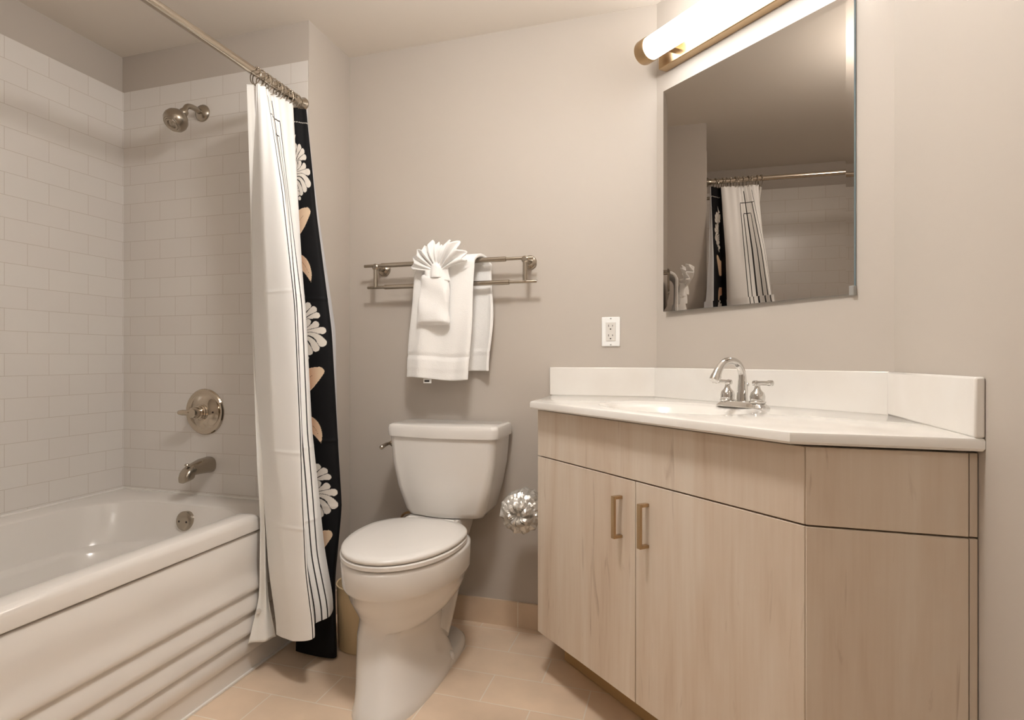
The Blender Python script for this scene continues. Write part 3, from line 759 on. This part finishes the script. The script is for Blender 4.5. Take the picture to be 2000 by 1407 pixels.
# countertop with integral oval basin
ct = thing('vanity_countertop', 'white countertop with moulded oval basin and raised splash on the vanity', 'countertop', (0, 1.75, .87))
CZ = .896
outer = [(-.446, YT-.001), (-.446, 1.894), (.199, 1.249), (XR-.0005, 1.2475), (XR-.0005, YD1-.001), (XD0-.0005, YT-.001)]
bc = dg(.385, .300, 0); NE = 72
def ell(a, b, z):
    return [(bc.x + R2*a*math.cos(2*PI*i/NE) - R2*b*math.sin(2*PI*i/NE), bc.y - R2*a*math.cos(2*PI*i/NE) - R2*b*math.sin(2*PI*i/NE), z) for i in range(NE)]
bm = bmesh.new()
def edgeloop(pts, z): 
    v = [bm.verts.new((p[0], p[1], z)) for p in pts]; return v, [bm.edges.new((v[i], v[(i+1)%len(v)])) for i in range(len(v))]
va, ea = edgeloop(inset(outer, .005), CZ)
vb, eb = edgeloop([(p[0], p[1]) for p in ell(.245, .180, 0)], CZ)
bmesh.ops.triangle_fill(bm, use_beauty=True, use_dissolve=False, edges=ea+eb)
vprev = va
for d_, z in ((.0015, CZ-.002), (0, CZ-.006), (0, CZ-.019), (.003, CZ-.0235)):
    nv_, _ = edgeloop(inset(outer, d_), z)
    for i in range(len(nv_)): bm.faces.new((vprev[i], vprev[(i+1)%len(nv_)], nv_[(i+1)%len(nv_)], nv_[i]))
    vprev = nv_
vin, ein = edgeloop(inset(outer, .03), CZ-.0235)
for i in range(len(vin)): bm.faces.new((vprev[i], vprev[(i+1)%len(vin)], vin[(i+1)%len(vin)], vin[i]))
part('top_slab', bm, M['counter'], ct, smooth=30)
# the bowl
bl_ = [ell(.245,.180,CZ), ell(.243,.178,CZ-.0015), ell(.225,.162,CZ-.004), ell(.216,.154,CZ-.008), ell(.208,.147,CZ-.016), ell(.195,.137,CZ-.05), ell(.165,.115,CZ-.09), ell(.11,.075,CZ-.118), ell(.025,.022,CZ-.125)]
# the cabinet body is hollow under the bowl: cut it
part('basin', loft(bl_, cap0=False), M['counter'], ct, smooth=60)
part('drain', la((bc.x, bc.y, CZ-.126), (0,0,1), [(0,.024),(.003,.023),(.004,.018),(.0045,.001)], n=24), M['chrome'], ct)
SPZ = 1.000
part('back_splash', bx(-.455, XD0+.004, YT-.016, YT, CZ-.001, SPZ), M['counter'], ct, bevel=.003)
d0, d1 = dg(0, 0, 0), dg(.802, 0, 0)
part('diagonal_splash', prism([(d0.x, d0.y), (d0.x-R2*.016-.004, d0.y-R2*.016+.004), (.4831, 1.6959), (d1.x, d1.y)], CZ-.001, SPZ), M['counter'], ct, bevel=.002)
part('right_splash', bx(XR-.016, XR, 1.2475, YD1+.004, CZ-.001, SPZ+.0), M['counter'], ct, bevel=.004)

# faucet
fa = thing('faucet', 'chrome two lever faucet with an arched spout on the vanity countertop', 'faucet', (.175, 1.855, CZ))
fb = Vector((.175, 1.855, CZ)); ft_ = Vector((R2,-R2,0)); fn = Vector((-R2,-R2,0)); UZ = Vector((0,0,1))
def fp(s, o, z): return fb + ft_*s + fn*o + UZ*z
def plate_loop(hs, ho, z, n=40, ex=.55):
    out = []
    for i in range(n):
        a = 2*PI*i/n; c, s = math.cos(a), math.sin(a)
        out.append(fp(hs*math.copysign(abs(c)**ex, c), ho*math.copysign(abs(s)**ex, s), z))
    return out
part('base_plate', loft([plate_loop(.080,.029,0), plate_loop(.080,.029,.003), plate_loop(.072,.023,.010), plate_loop(.066,.019,.015), plate_loop(.062,.016,.017)]), M['chrome'], fa, smooth=40)
arc_ = [fp(0,0,.010), fp(0,0,.04), fp(0,-.001,.072), fp(0,.002,.098), fp(0,.018,.121), fp(0,.045,.130), fp(0,.073,.124), fp(0,.093,.106), fp(0,.104,.086)]
ap = crom(arc_, 8); nr_ = len(ap)
part('spout', tube(bmesh.new(), ap, [.0155 - .0055*min(1, i/(nr_*.35)) + (.003*max(0, (i/nr_-.8)/.2)) for i in range(nr_)], 24), M['chrome'], fa)
e_ = (ap[-1]-ap[-3]).normalized()
part('aerator', la(ap[-1]-e_*.004, e_, [(0,.0135),(.010,.0145),(.016,.0145),(.018,.011),(.017,.001)], n=24), M['chrome'], fa)
for s in (-1, 1):
    hv = part('handle_base', la(fp(s*.050,0,.014), UZ, [(0,.021),(.004,.022),(.006,.019),(.018,.020),(.028,.017),(.034,.011),(.040,.008),(.047,.007),(.052,.009)], n=28), M['chrome'], fa)
    a = fp(s*.036, 0, .068); b = fp(s*.100, .004, .070)
    part('lever', la(a, b-a, [(0,.004),(.002,.007),(.012,.0075),(.013,.006),(.050,.0062),(.051,.0078),(.062,.0078),(.064,.004)], n=20), M['chrome'], hv)
part('lift_rod', la(fp(0,-.020,.012), UZ, [(0,.0022),(.045,.0022),(.046,.005),(.052,.006),(.055,.003)], n=14), M['chrome'], fa)

# ------------------------------------------------------------------ mirror
mi = thing('wall_mirror', 'tall frameless mirror on the corner wall above the faucet', 'mirror', tuple(dg(.38, 0, 1.19)))
MROT = 0.0
s0, s1, z0, z1 = .054, .710, 1.196, 1.966
TH = .010; BVW = .020; BVD = .0009
MROT = .0185
def mp(s, o, z): return dg(s, o+(.71-s)*MROT, z)
bm = bmesh.new()
oL = [bm.verts.new(mp(*p)) for p in ((s0,TH-BVD,z0),(s1,TH-BVD,z0),(s1,TH-BVD,z1),(s0,TH-BVD,z1))]
iL = [bm.verts.new(mp(*p)) for p in ((s0+BVW,TH,z0+BVW),(s1-BVW,TH,z0+BVW),(s1-BVW,TH,z1-BVW),(s0+BVW,TH,z1-BVW))]
bm.faces.new(iL)
for i in range(4): bm.faces.new((oL[i], oL[(i+1)%4], iL[(i+1)%4], iL[i]))
bmesh.ops.recalc_face_normals(bm, faces=bm.faces)
me = bpy.data.meshes.new('mirror_glass'); bm.to_mesh(me); bm.free()
if me.polygons[0].normal.dot(Vector((-1,-1,0))) < 0: me.flip_normals()
mg = link('mirror_glass', me, M['mirror'], mi, smooth=0)
bm = bmesh.new()
bk = [bm.verts.new(mp(*p)) for p in ((s0,.001,z0),(s1,.001,z0),(s1,.001,z1),(s0,.001,z1))]
fk = [bm.verts.new(mp(*p)) for p in ((s0,TH-BVD-.0003,z0),(s1,TH-BVD-.0003,z0),(s1,TH-BVD-.0003,z1),(s0,TH-BVD-.0003,z1))]
bm.faces.new(bk[::-1]); bm.faces.new(fk)
for i in range(4): bm.faces.new((bk[i], bk[(i+1)%4], fk[(i+1)%4], fk[i]))
part('glass_edge', bm, M['glass_edge'], mi, smooth=0)
def clip(s, z, hs, hz):
    bm = bmesh.new()
    P8 = [mp(s+a*hs, o, z+c*hz) for o in (.0, TH+.004) for a, c in ((-1,-1),(1,-1),(1,1),(-1,1))]
    v = [bm.verts.new(p) for p in P8]
    for f in ((0,3,2,1),(4,5,6,7),(0,1,5,4),(1,2,6,5),(2,3,7,6),(3,0,4,7)): bm.faces.new([v[i] for i in f])
    part('mirror_clip', bm, M['screw'], mi, bevel=.001, smooth=0)
clip(.706, 1.205, .006, .012); clip(.706, 1.967, .006, .012)

# ------------------------------------------------------------------ vanity light
vl = thing('vanity_light', 'long lit tube light with nickel ends above the mirror', 'wall light', tuple(dg(.38, 0, 2.02)))
ta, tbp = .082, .745; TO, TZc = .105, 2.084
ax = Vector((R2,-R2,0))
part('lit_tube', la(dg(ta, TO, TZc), ax, [(0,.038),(tbp-ta,.038)], n=40), M['tube'], vl, label='glowing white tube')
for s, d_ in ((ta, -1), (tbp, 1)):
    part('end_cap', la(dg(s, TO, TZc), ax*d_, [(-.004,.0395),(.0,.0415),(.034,.0415),(.038,.040),(.039,.036),(.039,.001)], n=40), M['warmnickel'], vl)
bm = bmesh.new()
def dbox(bm, sa, sb, oa, ob, za, zb):
    P8 = [dg(s, o, z) for z in (za, zb) for s, o in ((sa,oa),(sb,oa),(sb,ob),(sa,ob))]
    v = [bm.verts.new(p) for p in P8]
    for f in ((0,3,2,1),(4,5,6,7),(0,1,5,4),(1,2,6,5),(2,3,7,6),(3,0,4,7)): bm.faces.new([v[i] for i in f])
    return bm
part('back_plate', dbox(bmesh.new(), .047, .74, .001, .038, 2.040, 2.100), M['warmnickel'], vl, bevel=.003)
for s in (.12, .60):
    part('bracket', dbox(bmesh.new(), s, s+.03, .036, TO-.036, 2.065, 2.093), M['warmnickel'], vl, bevel=.002)

# ------------------------------------------------------------------ toilet paper roll on the cabinet side
tp = thing('toilet_paper_holder', 'chrome toilet paper holder arm on the vanity cabinet side', 'toilet paper holder', (xa-.01, 2.11, .50))
rc = Vector((-.508, 2.06, .505))
part('mount', la((xa+.001, 2.125, .52), (-1,0,0), [(0,.020),(.004,.020),(.006,.008),(.02,.008)], n=20), M['chrome'], tp)
part('arm', tube(bmesh.new(), crom([(xa-.012,2.125,.52),(xa-.045,2.128,.518),(rc.x,2.130,.515),(rc.x,2.128,.508),(rc.x,2.11,.505),(rc.x,2.02,.505)], 6), .0055, 12), M['chrome'], tp)
rl = thing('toilet_paper_roll', 'toilet paper roll in crinkled shiny wrap beside the vanity cabinet', 'toilet paper roll', tuple(rc))
random.seed(7)
bm = bmesh.new(); n = 64; rings = []
prof = [(.060,.020),(.058,.045),(.052,.062),(.040,.069),(.010,.071),(-.030,.071),(-.052,.069),(-.062,.058),(-.070,.040),(-.076,.022),(-.072,.010)]
for h, r in prof:
    rings.append([])
    for i in range(n):
        a = 2*PI*i/n; rr = r*(1+.035*math.sin(a*11+h*60)+.025*math.sin(a*17-h*140)+.02*random.uniform(-1,1))
        rings[-1].append(bm.verts.new(rc+Vector((rr*math.cos(a), h+.003*random.uniform(-1,1), rr*math.sin(a)))))
for p, q in zip(rings, rings[1:]):
    for i in range(n): bm.faces.new((p[i], p[(i+1)%n], q[(i+1)%n], q[i]))
bm.faces.new(rings[0][::-1]); bm.faces.new(rings[-1])
part('wrapper', bm, M['wrap'], rl, smooth=20)
# rosette of gathered wrap at the near end
bm = bmesh.new()
for k in range(14):
    a0 = 2*PI*k/14+.2*random.random(); L0 = .030+.022*random.random()
    prev = None
    for j in range(6):
        t = j/5; r = .006+L0*t; y = rc.y-.072-.016*math.sin(t*PI)*(1+.4*(k%2)); hw = .22+.12*t
        q = []
        for sgn, fold in ((-1,0),(0,-.008),(1,0)):
            a = a0+sgn*hw
            q.append(bm.verts.new((rc.x+r*math.cos(a), y+fold*math.sin(t*PI), rc.z+r*math.sin(a))))
        if prev:
            for i in range(2): bm.faces.new((prev[i], prev[i+1], q[i+1], q[i]))
        prev = q
part('gathered_end', bm, M['wrap'], rl, smooth=0, solid=.001)

# ------------------------------------------------------------------ ceiling light mid-room, plus a fill lamp added behind the camera
for (lx, ly, lb) in ((-.45, 1.18, 'round ceiling light on a stem in the middle of the bathroom'), (-.35, -.45, 'added round ceiling fill lamp behind the camera, softening the shadows')):
    cl = thing('ceiling_or_fill_light', lb, 'ceiling light', (lx, ly, H))
    part('ceiling_plate', la((lx,ly,H), (0,0,-1), [(0,.13),(.012,.13),(.016,.125)], n=48), M['nickel'], cl)
    part('lamp_stem', la((lx,ly,H-.014), (0,0,-1), [(0,.02),(.16,.02)], n=20), M['nickel'], cl)  # stem added to drop the globe so it lights the ceiling directly
    part('glass_globe', la((lx,ly,H-.168), (0,0,-1), [(0,.03),(.012,.075),(.030,.100),(.055,.110),(.080,.104),(.105,.078),(.120,.04),(.124,.001)], n=48), M['dome'] if ly > 0 else M['dome_fill'], cl)
